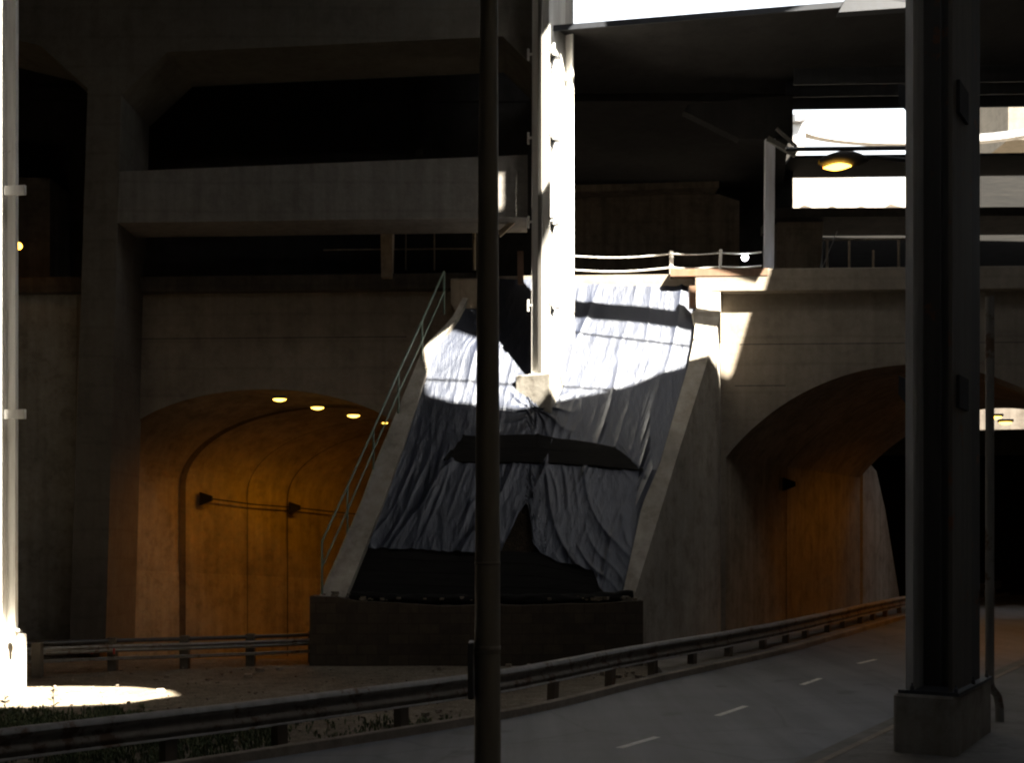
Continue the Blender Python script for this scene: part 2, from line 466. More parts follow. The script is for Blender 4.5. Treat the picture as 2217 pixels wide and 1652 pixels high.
# ------------------------------------------------------------------ embankment between the tunnels
LO = [(690, 1292), (779, 1092), (810, 1005), (898, 796), (917, 750), (978, 688), (1004, 640), (1018, 606)]      # outer edge, left coping
LI = [(748, 1292), (828, 1092), (859, 1005), (926, 796), (941, 750), (990, 690), (1016, 640), (1030, 606)]
RI = [(1346, 1292), (1390, 1092), (1428, 1005), (1489, 792), (1499, 750), (1505, 700), (1507, 640), (1508, 606)]
RO = [(1372, 1292), (1434, 1092), (1460, 1005), (1528, 792), (1539, 750), (1556, 700), (1558, 640), (1560, 606)]
def lerp_line(P, v):
    for (u0, v0), (u1, v1) in zip(P[:-1], P[1:]):
        if v0 >= v >= v1: return u0+(u1-u0)*(v0-v)/(v0-v1)
    return P[0][0] if v > P[0][1] else P[-1][0]
emb = thing('sloped_embankment', 'steep bank between the two tunnels with concrete copings down both sides', 'embankment', (0, 28, 0))
g = MB()
rows = []
for v in range(1292, 596, -24):
    l, r = lerp_line(LI, v), lerp_line(RI, v)
    rows.append([slope(l-14+(r-l+28)*k/24, v, -.06+.05*noise.noise(Vector((k*.9, v*.03, 3)))) for k in range(25)])
g.grid(rows, True)
g.build('earth_face', M['soil'], emb)
def coping(P, Q, name, n=26):
    mb = MB(); rows = []
    for k in range(n+1):
        v = 1292-(1292-606)*k/n
        a, b = lerp_line(P, v), lerp_line(Q, v)
        pa, pb = slope(a, v, .22), slope(b, v, .22)
        rows.append([Vector((pa.x, pa.y, -.3)), pa, pb, pb-SN*.45])
    mb.grid(rows)
    r0 = rows[0]; mb.add(r0, [(0,1,2,3)])
    return mb.build(name, M['coping'], emb)
coping(LO, LI, 'coping')
coping(RO, RI, 'coping')
# low stone wall at the foot
g = MB()
a = slope(690, 1292); b = slope(1376, 1305)
wt = [(a.x-.12, 1.52), (a.x+.5, 1.50), (a.x+.9, 1.41), (-2.4, 1.36), (-1.5, 1.30), (-.6, 1.33), (.3, 1.31), (1.1, 1.35), (b.x-.8, 1.36), (b.x+.12, 1.42)]
g.prism([Vector((wt[0][0], 27.45, -.3)), Vector((wt[-1][0], 27.45, -.3))]+[Vector((x, 27.45, z)) for x, z in wt[::-1]], (0, .62, 0))
tag(g.build('stone_wall', M['brick'], bevel=.03), 'low brown stone wall along the foot of the bank', 'wall')
g = MB()
for k in range(70):
    x = random.uniform(wt[0][0]+.1, wt[-1][0]-.1); s_ = random.uniform(.02, .08)
    g.box((x, random.uniform(27.5, 27.9), 1.40+s_*.3+.06*random.random()+(.10 if x < -3.4 else 0)), (s_*2.2, s_*1.5, s_), random.uniform(0, 3))
struct(g.build('rubble', M['ground'], bevel=.008), 'stuff')
# concrete head blocks at the top of each coping
g = MB(); g.prism([fac(1500, 672, .85), fac(1560, 672, .85), fac(1560, 745, .85), fac(1538, 770, .85), fac(1500, 770, .85)], (0, .9, 0))
g.build('head_block', M['coping'], emb, bevel=.03)
g = MB(); g.prism([fac(975, 602, .75), fac(1060, 602, .75), fac(1060, 700, .75), fac(1000, 700, .75), fac(975, 660, .75)], (0, .8, 0))
g.build('head_block', M['tan'], emb, bevel=.03)

# tarpaulin
def tarp_bottom(u):
    pts = [(720, 1192), (780, 1186), (900, 1189), (1040, 1197), (1085, 1195), (1102, 1155), (1122, 1112), (1140, 1086), (1148, 1120), (1152, 1175), (1172, 1198),
           (1205, 1216), (1240, 1222), (1285, 1236), (1298, 1272), (1318, 1300), (1345, 1314), (1375, 1306), (1400, 1296)]
    for (a0, b0), (a1, b1) in zip(pts[:-1], pts[1:]):
        if a0 <= u <= a1: return b0+(b1-b0)*(u-a0)/(a1-a0)
    return 1192
def ridge(x, k=2.0): return (1-abs(math.sin(x)))**k
def tarp_disp(u, v):
    l, r = lerp_line(LI, v), lerp_line(RI, v); q = (u-l)/(r-l)
    N = lambda a, b, c: noise.noise(Vector((a, b, c)))
    # long folds hanging parallel to the copings, sparse and uneven
    z = .045*ridge(q*17+1.3*N(q*4, v*.0035, 0), 5)*max(0, .55+N(q*6, v*.006, 3)*1.6)
    z += .008*ridge(q*120+3*N(q*9, v*.008, 61), 3)*max(0, .3+N(q*14, v*.01, 62)*1.6)
    z += .018*ridge(q*47+1.6*N(q*7, v*.006, 6), 3)*max(0, .5+N(q*8, v*.008, 4)*1.6)
    z += .05*N(q*3.2, v*.004, 9)+.012*N(q*40, v*.03, 2)
    if v > 930:
        k = min(1, (v-930)/90)
        if q > .45:                                  # heavy drapes, lower right, sweeping to the right foot
            m = min(1, (q-.45)/.12)
            w2 = (u-1150-(v-1010)*.50)*.024+2.2*N(u*.0055, v*.0032, 2)
            z += k*m*.070*ridge(w2, 4)*(.55+.8*max(0, N(u*.01, v*.006, 12)+.4))
            z += k*m*.04*ridge(w2*2.9+3*N(u*.012, v*.008, 5), 2)*max(0, .4+1.5*N(u*.013, v*.01, 31))
        if q < .6:                                   # folds dragged towards the lower left
            m = min(1, (.6-q)/.12)
            w3 = (u+(v-960)*.62)*.022+2.0*N(u*.006, v*.0035, 8)
            z += k*m*.045*ridge(w3, 5)*(.4+max(0, .5+N(u*.008, v*.008, 14)))
            z += k*m*.03*ridge(w3*3.1+2.5*N(u*.01, v*.008, 5), 2)*max(0, .4+1.5*N(u*.013, v*.01, 33))
    # sharp creases of crumpled plastic, stretched along the fall of the slope
    c1 = (1-min(1, abs(2.4*N(u*.020+q*3, v*.007, 41))))**4; c2 = (1-min(1, abs(2.4*N((u+v*.5)*.038, (v-u*.2)*.015, 47))))**4
    c3 = (1-min(1, abs(2.4*N(u*.075, v*.03, 53))))**3
    lowk = .35+.65*max(0, min(1, (v-840)/80))
    z = z*(.55+.45*lowk)+lowk*(.010*c1+.007*c2+.003*c3)
    rr = math.hypot(u-1160, (v-885)/.75)              # gathered under the pedestal
    if rr < 120:
        ang = math.atan2(v-885, u-1160)
        z += .07*(1-rr/120)*ridge(ang*6+.5*math.sin(rr*.06), 1.5)
    return z
g = MB(); NU, NV = 260, 300; rows = []
for j in range(NV+1):
    t = j/NV; row = []
    for i in range(NU+1):
        s_ = i/NU
        v = 602+t*620
        for _ in range(2):
            l, r = lerp_line(LI, v)-5, lerp_line(RI, v)+4
            u = l+(r-l)*s_
            vb = tarp_bottom(u)+6*noise.noise(Vector((u*.05, 4, 1)))
            top = 604+3*noise.noise(Vector((u*.03, 1, 1)))
            v = top+(vb-top)*t
        row.append(slope(u, v, .05+tarp_disp(u, v)))
    rows.append(row)
g.grid(rows, True)
tag(g.build('tarpaulin', M['tarp']), 'wrinkled blue-black plastic tarpaulin draped over the bank between the tunnels', 'tarpaulin')
# crumpled bottom roll of plastic lying on the stone wall
def roll(pts, r, seed, name):
    P = [Vector(p) for p in pts]; rows = []; n = 60
    for i in range(n+1):
        t = i/n*(len(P)-1); k = min(int(t), len(P)-2); q = P[k].lerp(P[k+1], t-k)
        row = []
        for a in range(19):
            an = 2*PI*a/18
            rr = r*(1+.55*noise.noise(Vector((i*.35, math.cos(an)*1.2+seed, math.sin(an)*1.2))))
            row.append(q+Vector((.1*noise.noise(Vector((i*.2, seed, 0))), math.cos(an)*rr*1.4, math.sin(an)*rr)))
        rows.append(row)
    mb = MB(); mb.grid(rows, True); return mb
r_ = roll([(-3.6, 27.85, 1.50), (-2.2, 27.78, 1.42), (-.6, 27.78, 1.42), (1.2, 27.80, 1.43), (2.7, 27.85, 1.50)], .11, 3, 'r')
tag(r_.build('tarpaulin_roll', M['boards']), 'black crumpled plastic sheet bunched along the top of the stone wall', 'plastic sheet')
# dark timber shoring
def board_wall(pts_top, pts_bot, lift, name, label, par_n=3):
    t = thing(name, label, 'shoring', slope(*pts_bot[0], lift))
    for i in range(len(pts_top)-1):
        mb = MB()
        A, B = slope(*pts_top[i], lift), slope(*pts_top[i+1], lift)
        D, E = slope(*pts_bot[i], lift), slope(*pts_bot[i+1], lift)
        yA = min(A.y, D.y); yB = min(B.y, E.y)
        for k in range(par_n):
            f0, f1 = k/par_n+.003, (k+1)/par_n-.003
            q = [D.lerp(A, f0), E.lerp(B, f0), E.lerp(B, f1), D.lerp(A, f1)]
            mb.prism(q, -SN*.14+Vector((0, .0, 0)))
        mb.build('board_panel', M['boards'], t)
    for i in range(0, len(pts_top), 4):
        A, D = slope(*pts_top[i], lift+.02), slope(*pts_bot[i], lift+.02)
        MB().bar(D, A, .05, .05).build('upright', M['boards'], t)
    return t
def ragged(P, jit, n=4):
    out = []
    for (u0, v0), (u1, v1) in zip(P[:-1], P[1:]):
        for k in range(n): out.append((u0+(u1-u0)*k/n, v0+(v1-v0)*k/n+random.uniform(-jit, jit)))
    return out+[P[-1]]
board_wall(ragged([(978, 975), (1003, 944), (1165, 940), (1330, 968), (1388, 1014)], 2.2), ragged([(962, 998), (1003, 1000), (1165, 1003), (1330, 1012), (1390, 1019)], 2.2), .10, 'timber_shoring', 'upper black board shoring standing out from the middle of the tarpaulin', 2)
board_wall(ragged([(772, 1180), (1030, 1192), (1160, 1196), (1290, 1236)], 1.5), ragged([(750, 1290), (1030, 1300), (1160, 1300), (1300, 1300)], 1.5), .02, 'timber_shoring', 'lower black board shoring exposed below the torn edge of the tarpaulin', 4)

# green stair handrail on the left coping
hr = thing('stair_handrail', 'thin green pipe handrail climbing the left coping of the bank', 'handrail', slope(697, 1285, .2))
bases = [slope(u_, v_, .22) for u_, v_ in ((697, 1284), (752, 1148), (808, 1014), (862, 893), (913, 778), (961, 672))]
tops = []; mids = []
for p, (u_, v_, vm) in zip(bases, ((697, 1172, 1228), (752, 1054, 1105), (808, 930, 975), (862, 806, 850), (913, 695, 738), (961, 588, 632))):
    tops.append(Vector((p.x, p.y, at(u_, v_, p.y).z))); mids.append(Vector((p.x, p.y, at(u_, vm, p.y).z)))
MB().tube(tops, .03, 8).build('top_rail', M['green_rail'], hr)
MB().tube(mids, .026, 8).build('middle_rail', M['green_rail'], hr)
for b_, t_ in zip(bases, tops):
    MB().tube([b_-Vector((0, 0, .1)), t_], .028, 8).build('post', M['green_rail'], hr)

# ------------------------------------------------------------------ steel columns and pedestals
def steel_column(name, label, base, height, mat, ang, fw=.54, dep=1.0, fl=.06, brackets=(), taper=.12, group='riveted steel columns', lugs=True):
    """Deep H column: local x across the flange, local y from the front flange to the rear one."""
    t = thing(name, label, 'column', base, group)
    R = Matrix.Rotation(ang, 3, 'Z')
    def P(x, y, z): return Vector(base)+R @ Vector((x, y, z))
    def slab(x0, x1, y0, y1, z0, z1, tx=0, ty=0):
        vs = []
        for z, kx in ((z0, 1), (z1, 1-tx)):
            for y in (y0, y1):
                for x in (x0, x1):
                    vs.append(P(x*kx, y*(1-ty if z == z1 else 1), z))
        return MB().add(vs, [(0,2,3,1),(4,5,7,6),(0,1,5,4),(2,6,7,3),(0,4,6,2),(1,3,7,5)])
    slab(-fw/2, fw/2, 0, fl, .04, height, taper).build('front_flange', mat, t)
    m2 = slab(-.05, .05, -.05, 0, .04, height); m2.build('cover_strip', M['grey_steel'], t)
    slab(-.03, .03, fl, dep, .04, height).build('web', mat, t)
    slab(-fw/2, fw/2, dep, dep+fl, .04, height, taper).build('rear_flange', mat, t)
    slab(-fw/2-.05, fw/2+.05, -.06, dep+fl+.06, 0, .04).build('base_plate', mat, t)
    for z in brackets:
        g_ = MB()
        g_.prism([P(.03, .25, z), P(.03+.24, .25, z), P(.03, .25, z-.75)], R @ Vector((0, .05, 0)))
        g_.prism([P(.03, .12, z), P(.03+.26, .12, z), P(.03+.26, .50, z), P(.03, .50, z)], (0, 0, .05))
        g_.build('bracket', M['dark_steel'], t)
        if lugs:
            g_ = MB(); c_ = P(-fw/2-.05, .02, z+.08)
            g_.box(c_, (.12, .05, .05), ang); g_.box(P(-fw/2-.10, .02, z+.08), (.04, .06, .30), ang)
            g_.build('lug', mat, t)
            g_ = MB(); g_.box(P(fw/2+.05, .02, z+.08), (.12, .05, .05), ang); g_.box(P(fw/2+.10, .02, z+.08), (.04, .06, .30), ang)
            g_.build('lug', mat, t)
    return t
ANG = -math.radians(31)
zt = lambda v, Y: H-(v-VH)/F*Y
YC = 31.6
cb = at(1170, 812, YC)
steel_column('steel_column', 'tall white sunlit steel column rising from the pedestal on the tarpaulin slope', cb, 12.2, M['white_steel'], ANG,
             brackets=[zt(v, YC)-cb.z for v in (665, 483, 300, 118)], dep=1.25)
def pedestal(corners, z0, z1, name, label, mat, cap=.0, grp=None):
    mb = MB(); mb.prism([Vector((c.x, c.y, z0)) for c in corners], (0, 0, z1-z0))
    return tag(mb.build(name, mat, bevel=.03), label, 'pedestal', grp)
# pedestal on the slope
R_ = Matrix.Rotation(ANG, 3, 'Z')
def loc_poly(base, pts): return [Vector(base)+R_ @ Vector((x, y, 0)) for x, y in pts]
g = MB()
pl = loc_poly(cb, [(-.56, -.32), (.46, -.32), (.46, 1.6), (-.56, 1.6)])
bt = [Vector((p.x, p.y, cb.z-1.4)) for p in pl]
g.prism([Vector((p.x, p.y, cb.z-1.5)) for p in pl], (0, 0, 1.49))
tag(g.build('column_pedestal', M['pale'], bevel=.03), 'pale concrete pedestal under the white column on the tarpaulin', 'pedestal', 'column pedestals')
# left column
lb = Vector(gnd(5, 1500)); lb.z = 1.05
lb = Vector(((-22-UC)/F*22.8, 22.8, 1.05))
steel_column('steel_column', 'white sunlit steel column cut by the left edge of the photo', lb, 18, M['white_steel'], ANG, brackets=(), dep=.35, fw=.5, taper=-.1)
g = MB(); g.prism([Vector((lb.x, lb.y, -.1))+R_ @ Vector(p) for p in ((-.6, -.35, 0), (.42, -.35, 0), (.42, .48, 0), (-.6, .48, 0))], (0, 0, 1.14))
tag(g.build('column_pedestal', M['pale'], bevel=.02), 'sunlit white pedestal standing on dirt at the left edge', 'pedestal', 'column pedestals')
for v_, ln in ((412, .34), (897, .34)):
    pass
g = MB()
for v_ in (412, 897):
    p = at(33, v_, 22.75); g.box(p, (.40, .06, .17), ANG*.3)
lcol = [o for o in bpy.data.objects if o.name.startswith('steel_column') and 'left edge' in o.get('label', '')][0]
g.build('splice_plate', M['white_steel'], lcol)
g = MB(); g.lathe(at(36, 1383, 22.5), [(.03, -.05), (.03, .12), (.055, .12), (.055, .17)], 8); g.build('anchor_bolt', M['white_steel'], lcol)
# right column
corner = gnd(2068, 1640, .16); 
d1 = Vector((-math.cos(-ANG), math.sin(-ANG), 0)); d2 = Vector((math.sin(-ANG), math.cos(-ANG), 0))
pc = [corner, corner+d2*2.3, corner+d2*2.3+d1*.74, corner+d1*.74]
rb = corner+d1*.33+d2*.14; rb.z = zt(1503, rb.y)
pedestal(pc, .05, rb.z-.004, 'column_pedestal', 'large grey concrete block under the dark column beside the road', M['coping'], grp='column pedestals')
def recessed_column():
    t = thing('steel_column', 'dark shaded steel column on a concrete block at the right of the road', 'column', rb, 'riveted steel columns')
    def slab(x0, x1, y0, y1, z0, z1, name, mat):
        vs = [rb - d1*x + d2*y + Vector((0, 0, z)) for z in (z0, z1) for y in (y0, y1) for x in (x0, x1)]
        MB().add(vs, [(0,2,3,1),(4,5,7,6),(0,1,5,4),(2,6,7,3),(0,4,6,2),(1,3,7,5)]).build(name, mat, t)
    slab(-.28, -.19, -.06, 1.2, .04, 16, 'flange', M['white_steel'])  # white on this flange stands in for light along its edge
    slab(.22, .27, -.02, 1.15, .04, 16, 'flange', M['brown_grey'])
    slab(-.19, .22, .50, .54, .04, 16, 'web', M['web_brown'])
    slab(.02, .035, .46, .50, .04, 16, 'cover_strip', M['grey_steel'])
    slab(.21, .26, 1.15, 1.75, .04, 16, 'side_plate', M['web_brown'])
    slab(-.36, .36, -.10, 2.1, 0, .04, 'base_plate', M['dark_steel'])
    for x in (-.26, .26):
        for y in (-.06, 1.0, 1.9):
            MB().lathe(rb-d1*(x+.06)+d2*y+Vector((0, 0, .04)), [(.025, 0), (.025, .05), (.012, .05), (.012, .09)], 6).build('anchor_bolt', M['dark_steel'], t)
    for z in (3.72, 7.35):
        slab(.27, .31, .2, .75, z-.2, z+.2, 'bracket', M['soot'])
        p = rb+d1*.28+Vector((0, 0, z))
        MB().prism([p+Vector((0, 0, .16)), p+d1*.10+Vector((0, 0, .22)), p+d1*.10+Vector((0, 0, -.02)), p+Vector((0, 0, -.16))], d2*.05).build('lug', M['dark_steel'], t)
recessed_column()

# ------------------------------------------------------------------ lamp pole in front
lp = thing('lamp_pole', 'dark tapered metal lamp pole rising through the middle of the view', 'lamp pole', (-.155, 8, .0))
def lx(v): return -.155+(1-(v/1652.0))*.012
MB().tube([(-.155, 8, 0), (-.157, 8, 2.35), (-.155, 8, 4.2), (-.146, 8, 6.8), (-.142, 8, 10)], [.090, .0815, .071, .052, .04], 28).build('shaft', M['pole'], lp)
MB().lathe((-.157, 8, 0), [(.30, 0), (.30, .05), (.17, .09), (.12, .5)], 24).build('base', M['pole'], lp)
MB().lathe((-.157, 8, zt(1405, 8)), [(.083, -.03), (.0855, -.03), (.0855, .02), (.083, .02)], 28).build('collar', M['pole'], lp)
MB().lathe((-.157, 8, zt(1220, 8)), [(.079, -.01), (.082, -.01), (.082, .012), (.078, .012)], 28).build('collar', M['pole'], lp)
g = MB(); g.box((-.157-.105, 8.0, zt(1450, 8)), (.035, .22, .36)); g.build('control_box', M['dark_steel'], lp, bevel=.006)
for du in (-9, 10):
    for v_ in (1402, 1528):
        MB().lathe(at(1048+du, v_, 7.905), [(.006, -.006), (.006, .006)], 8, Matrix.Rotation(PI/2, 3, 'X')).build('bolt', M['galv'], lp)
MB().tube([(-.142, 8, 9.6), (-.8, 7.6, 10.1), (-1.9, 7, 10.3)], .03, 10).build('arm', M['pole'], lp)
g = MB(); g.lathe((-2.2, 6.85, 10.3), [(.02, .1), (.2, .06), (.24, -.02), (.15, -.1), (.02, -.12)], 16); g.build('lamp_head', M['pole'], lp)

# ------------------------------------------------------------------ guardrails
def w_profile(h=.33, d=.085):
    pts = []
    for k in range(17):
        t = k/16
        pts.append((d*(.5-.5*math.cos(4*PI*t)), h*(t-.5)))
    return pts
def beam_on(mb, P, zc, side, prof):
    rows = []
    for i, p in enumerate(P):
        t = (P[min(i+1, len(P)-1)]-P[max(i-1, 0)]); t.z = 0; t.normalize()
        n = Vector((t.y, -t.x, 0))*side
        rows.append([p+n*(x+.07)+Vector((0, 0, zc+z)) for x, z in prof])
    mb.grid(rows, True)
gr = thing('guardrail', 'steel guardrail with a corrugated beam running along the near kerb of the road', 'guardrail', (-.7, 18.9, 0))
P = []
y = 7.0
while y < 62: P.append(Vector((path_x(y), y, 0))); y += .4
for k, p in enumerate(P): p.z = .02+.012*noise.noise(Vector((k*.21, 0, 0)))
mb = MB(); beam_on(mb, P, .545, 1, w_profile(.33, .05)); mb.build('beam', M['rust_beam'], gr); mb = MB()
# rolled top lip of the beam
rows = []
for i, p in enumerate(P):
    t = (P[min(i+1, len(P)-1)]-P[max(i-1, 0)]); t.z = 0; t.normalize(); n = Vector((t.y, -t.x, 0))
    rows.append([p-n*.065+Vector((0, 0, .66)), p-n*.06+Vector((0, 0, .705)), p+n*.07+Vector((0, 0, .718)), p+n*.11+Vector((0, 0, .70)), p+n*.132+Vector((0, 0, .655))])
mb.grid(rows, True)
mb.build('top_lip', M['galv'], gr)
mb = MB(); mb.grid([[r_[2]+(r_[3]-r_[2])*.6+Vector((0, 0, -.31)), r_[4]+Vector((0, 0, -.262)), r_[4]+Vector((0, 0, -.285))] for r_ in rows], True); mb.build('bottom_lip', M['galv'], gr)
for i in range(6, len(P)-6, 10):
    mb = MB(); beam_on(mb, [P[i]+(P[i+1]-P[i]).normalized()*q+Vector((0, 0, .0)) for q in (-.16, 0, .16)], .545, 1, [(x+.008, z) for x, z in w_profile(.33, .05)]); mb.build('splice', M['rust_beam'], gr)
s_acc = 0; last = P[0]; nxt = .9
for p in P[1:]:
    s_acc += (p-last).length; last = p
    if s_acc >= nxt:
        nxt += 2.0
        i = P.index(p); t = (P[min(i+1, len(P)-1)]-P[i-1]); t.z = 0; t.normalize(); an = math.atan2(t.y, t.x)
        tl = random.uniform(-.03, .03)
        mb = MB(); mb.bar(p+Vector((0, 0, -.3)), p+Vector((tl, 0, .52)), .14, .16, (t.x, t.y, 0)); mb.build('post', M['rail_post'], gr)
# guardrail beside the left tunnel
gl = thing('guardrail', 'far double-rail guardrail across the mouth of the left tunnel', 'guardrail', gnd(397, 1445))
Q = [gnd(-150, 1468), gnd(70, 1460), gnd(240, 1452), gnd(397, 1447), gnd(540, 1441), gnd(682, 1434)]
QQ = []
for a_, b_ in zip(Q[:-1], Q[1:]):
    for k in range(6): QQ.append(a_.lerp(b_, k/6))
QQ.append(Q[-1])
def topz(v, p): return H-(v-VH)/F*p.y
mb = MB(); beam_on(mb, QQ, .47, 1, [(x*.6, z*.5) for x, z in w_profile()]); mb.build('beam', M['galv'], gl)
mb = MB(); beam_on(mb, QQ, .26, 1, [(x*.4, z*.22) for x, z in w_profile()]); mb.build('beam', M['galv'], gl)
mb = MB(); mb.tube([q+Vector((0, .1, .62)) for q in QQ], .045, 8); mb.build('top_tube', M['dark_steel'], gl)
for u_, v_ in ((76, 1466), (240, 1452), (397, 1447), (540, 1441), (675, 1434)):
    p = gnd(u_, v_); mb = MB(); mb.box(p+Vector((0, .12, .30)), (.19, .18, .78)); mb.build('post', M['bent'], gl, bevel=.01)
for u_ in (205, 252):
    p = gnd(u_, 1452); mb = MB(); mb.box(p+Vector((0, -.16, .42)), (.035, .02, .12)); mb.build('reflector', M['red'], gl)

# ------------------------------------------------------------------ concrete bent on the left
YB = YB0
bent = thing('concrete_bent', 'dim concrete portal frame with splayed corners spanning above the left tunnel', 'bridge frame', at(200, 1400, YB))
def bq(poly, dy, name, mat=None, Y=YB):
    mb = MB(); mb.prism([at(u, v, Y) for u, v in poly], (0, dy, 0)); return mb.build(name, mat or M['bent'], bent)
DB = 2.5
# the frame as one outline: pier, splay, cap beam
def frame_poly():
    return [(150, 1410), (228, 1410), (262, 205), (362, 112), (1088, 78), (1150, 140), (1163, 340), (1166, 340), (1166, -260), (-200, -260), (-200, 30), (88, 98), (190, 190)]
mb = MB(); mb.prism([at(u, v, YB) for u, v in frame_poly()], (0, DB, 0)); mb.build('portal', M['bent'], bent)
bq([(258, 371), (1142, 335), (1142, 470), (254, 482)], 1.6, 'cross_beam', M['beam_conc'], YB-.03)
bq([(823, 482), (850, 480), (848, 600), (825, 600)], .5, 'strut', M['tan'], YB+1.5)
bq([(1078, 500), (1110, 474), (1118, 478), (1082, 512)], .15, 'brace', M['tan'], YB+.5)
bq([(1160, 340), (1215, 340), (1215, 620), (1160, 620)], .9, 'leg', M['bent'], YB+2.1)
# left wall beyond the pier
g = MB(); g.prism([at(-260, 1420, 34.6), at(158, 1420, 34.6), at(166, 635, 34.6), at(-260, 620, 34.6)], (0, 3, 0))
tag(g.build('retaining_wall', M['pale']), 'plain grey wall at the far left behind the white column', 'wall')
g = MB(); g.prism([at(-300, 640, 35.4), at(108, 640, 35.4), at(108, 385, 35.4), at(-300, 375, 35.4)], (0, 3, 0))
tag(g.build('concrete_block', M['dark_conc']), 'dark square concrete block above the far left wall', 'block')
# railing frame under the cross beam
rf = thing('deck_railing', 'faint metal railing frame in the dark gap under the left beam', 'railing', at(950, 575, 35))
for (a_, b_) in (((878, 488), (878, 585)), ((1026, 488), (1026, 585)), ((940, 488), (940, 585))):
    MB().tube([at(*a_, 35), at(*b_, 35)], .05 if a_[0] == 1026 else .022, 8).build('post', M['tan'], rf)
for v_ in (490, 538):
    MB().tube([at(700, v_+3, 35), at(1030, v_, 35)], .02, 8).build('rail', M['tan'], rf)

# ------------------------------------------------------------------ decks on the right
ZS0 = 22.0
ud = thing('upper_deck', 'dark underside of the upper bridge deck across the top right', 'bridge deck', at(1600, 100, 31))
A0, A1 = at(1166, 66, 32.2), at(2700, -60, 28.89)
def girder(a, b, h, name, mat, w=.35, fl=.06):
    mb = MB(); up = Vector((0, 0, 1)); d = (b-a).normalized(); n = Vector((-d.y, d.x, 0))
    mb.bar(a+up*fl/2, b+up*fl/2, fl, w, up); mb.bar(a+up*(h-fl/2), b+up*(h-fl/2), fl, w, up)
    mb.prism([a-n*.02+up*fl, b-n*.02+up*fl, b-n*.02+up*(h-fl), a-n*.02+up*(h-fl)], n*.04)
    return mb
# low edge girder whose top stays under the bright sky strip
MB().bar(A0+Vector((0, 0, .03)), A1+Vector((0, 0, .03)), .05, .14).build('edge_plate', M['slate'], ud)
def deck(poly, z0, z1, name, mat, par):
    m_ = MB(); m_.prism([Vector((x, y, z0)) for x, y in poly], (0, 0, z1-z0)); return m_.build(name, mat, par)
zA = A0.z
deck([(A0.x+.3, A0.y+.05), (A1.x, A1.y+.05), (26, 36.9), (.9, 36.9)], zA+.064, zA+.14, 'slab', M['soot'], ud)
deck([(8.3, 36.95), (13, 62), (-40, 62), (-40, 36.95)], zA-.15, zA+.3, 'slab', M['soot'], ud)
for k, (v_, hh) in enumerate(((150, .5), (178, .5), (206, .55))):
    Yk = (zA-H)*F/(VH-v_)
    a_, b_ = Vector((7.9, Yk+.1, zA-.25)), Vector((26, Yk-.6, zA-.25))
    girder(a_, b_, .33, 'g', None).build('stringer', M['dark_steel'], ud)
# splayed girder visible above the deck edge
g = MB(); g.prism([at(1815, 26, 30.3), at(1835, -14, 30.3), at(2010, -24, 29.9), at(2010, 12, 29.9)], (0, .3, 0))
g.build('fascia', M['slate'], ud)
deck([(-40, 37.0), (.9, 37.0), (.9, 37.4), (-40, 37.4)], 10.03, ZS0+4, 'wall', M['soot'], ud)  # added black sheet, stands in for deep shade behind the bent
# walls and piers in the gloom between the decks
g = MB(); g.prism([at(1180, 600, 42), at(1600, 600, 42), at(1600, 435, 42), at(1555, 420, 42), at(1180, 424, 42)], (0, 2, 0))
tag(g.build('pier_wall', M['tan']), 'tan concrete pier behind the cable railing right of the white column', 'pier')
g = MB(); g.prism([at(1180, 418, 41.2), at(1556, 405, 41.2), at(1556, 392, 41.2), at(1180, 402, 41.2)], (0, 3, 0))
tag(g.build('cap_beam', M['tan']), 'thin lighter ledge beam above the tan pier', 'beam')
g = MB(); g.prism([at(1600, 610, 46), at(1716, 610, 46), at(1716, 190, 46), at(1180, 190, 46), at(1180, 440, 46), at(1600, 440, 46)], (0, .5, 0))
tag(g.build('bulkhead', M['soot']), 'black shadowed bulkhead under the upper deck left of the sky opening', 'wall')  # shade is put into this backdrop's near-black colour
sp_ = thing('spalled_concrete', 'ragged brown patches of broken concrete in the dark under the deck', 'rubble', at(1530, 250, 45.7))
for cu_, cv_, ru, rv in ((1505, 235, 26, 14), (1545, 258, 30, 13), (1582, 262, 14, 7), (1684, 232, 7, 13)):
    q = [at(cu_+ru*math.cos(k*.7)*random.uniform(.5, 1.1)+rv*.5*math.sin(k*.7), cv_+rv*math.sin(k*.7)*random.uniform(.5, 1.1), 45.85) for k in range(9)]
    MB().prism(q, (0, .1, 0)).build('patch', M['tan'], sp_)
g = MB(); g.prism([at(1682, 600, 40), at(1770, 600, 40), at(1778, 560, 40), at(1782, 470, 40), at(1682, 470, 40)], (0, 1.2, 0))
tag(g.build('bridge_pier', M['tan']), 'brown concrete pier below the sky opening right of the thin post', 'pier')
g = MB(); g.prism([at(1680, 470, 39.4), at(2400, 466, 39.4), at(2400, 447, 39.4), at(1680, 450, 39.4)], (0, 2.5, 0))
tag(g.build('cross_beam', M['dark_conc']), 'dark horizontal beam directly under the sunlit parapet', 'beam')
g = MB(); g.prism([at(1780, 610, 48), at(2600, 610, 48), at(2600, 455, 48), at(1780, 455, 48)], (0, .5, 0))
tag(g.build('bulkhead', M['boards']), 'dark wall behind the brown pier under the sunlit parapet', 'wall')  # black colour stands in for shade, hiding light that falls here
g = MB(); g.prism([at(1672, 600, 36), at(1720, 600, 36), at(1760, 582, 36), at(1738, 560, 36), at(1672, 558, 36)], (0, .4, 0))
dr = thing('deck_railing', 'dim metal railing on the viaduct left of the big dark column', 'railing', at(1890, 590, 36))
for u_ in (1790, 1838, 1890, 1945): MB().tube([at(u_, 592, 36), at(u_, 542 if u_ == 1890 else 518, 36)], .035, 8).build('post', M['tan'], dr)
MB().tube([at(1782, 519, 36), at(2100, 515, 36)], .03, 8).build('rail', M['tan'], dr)
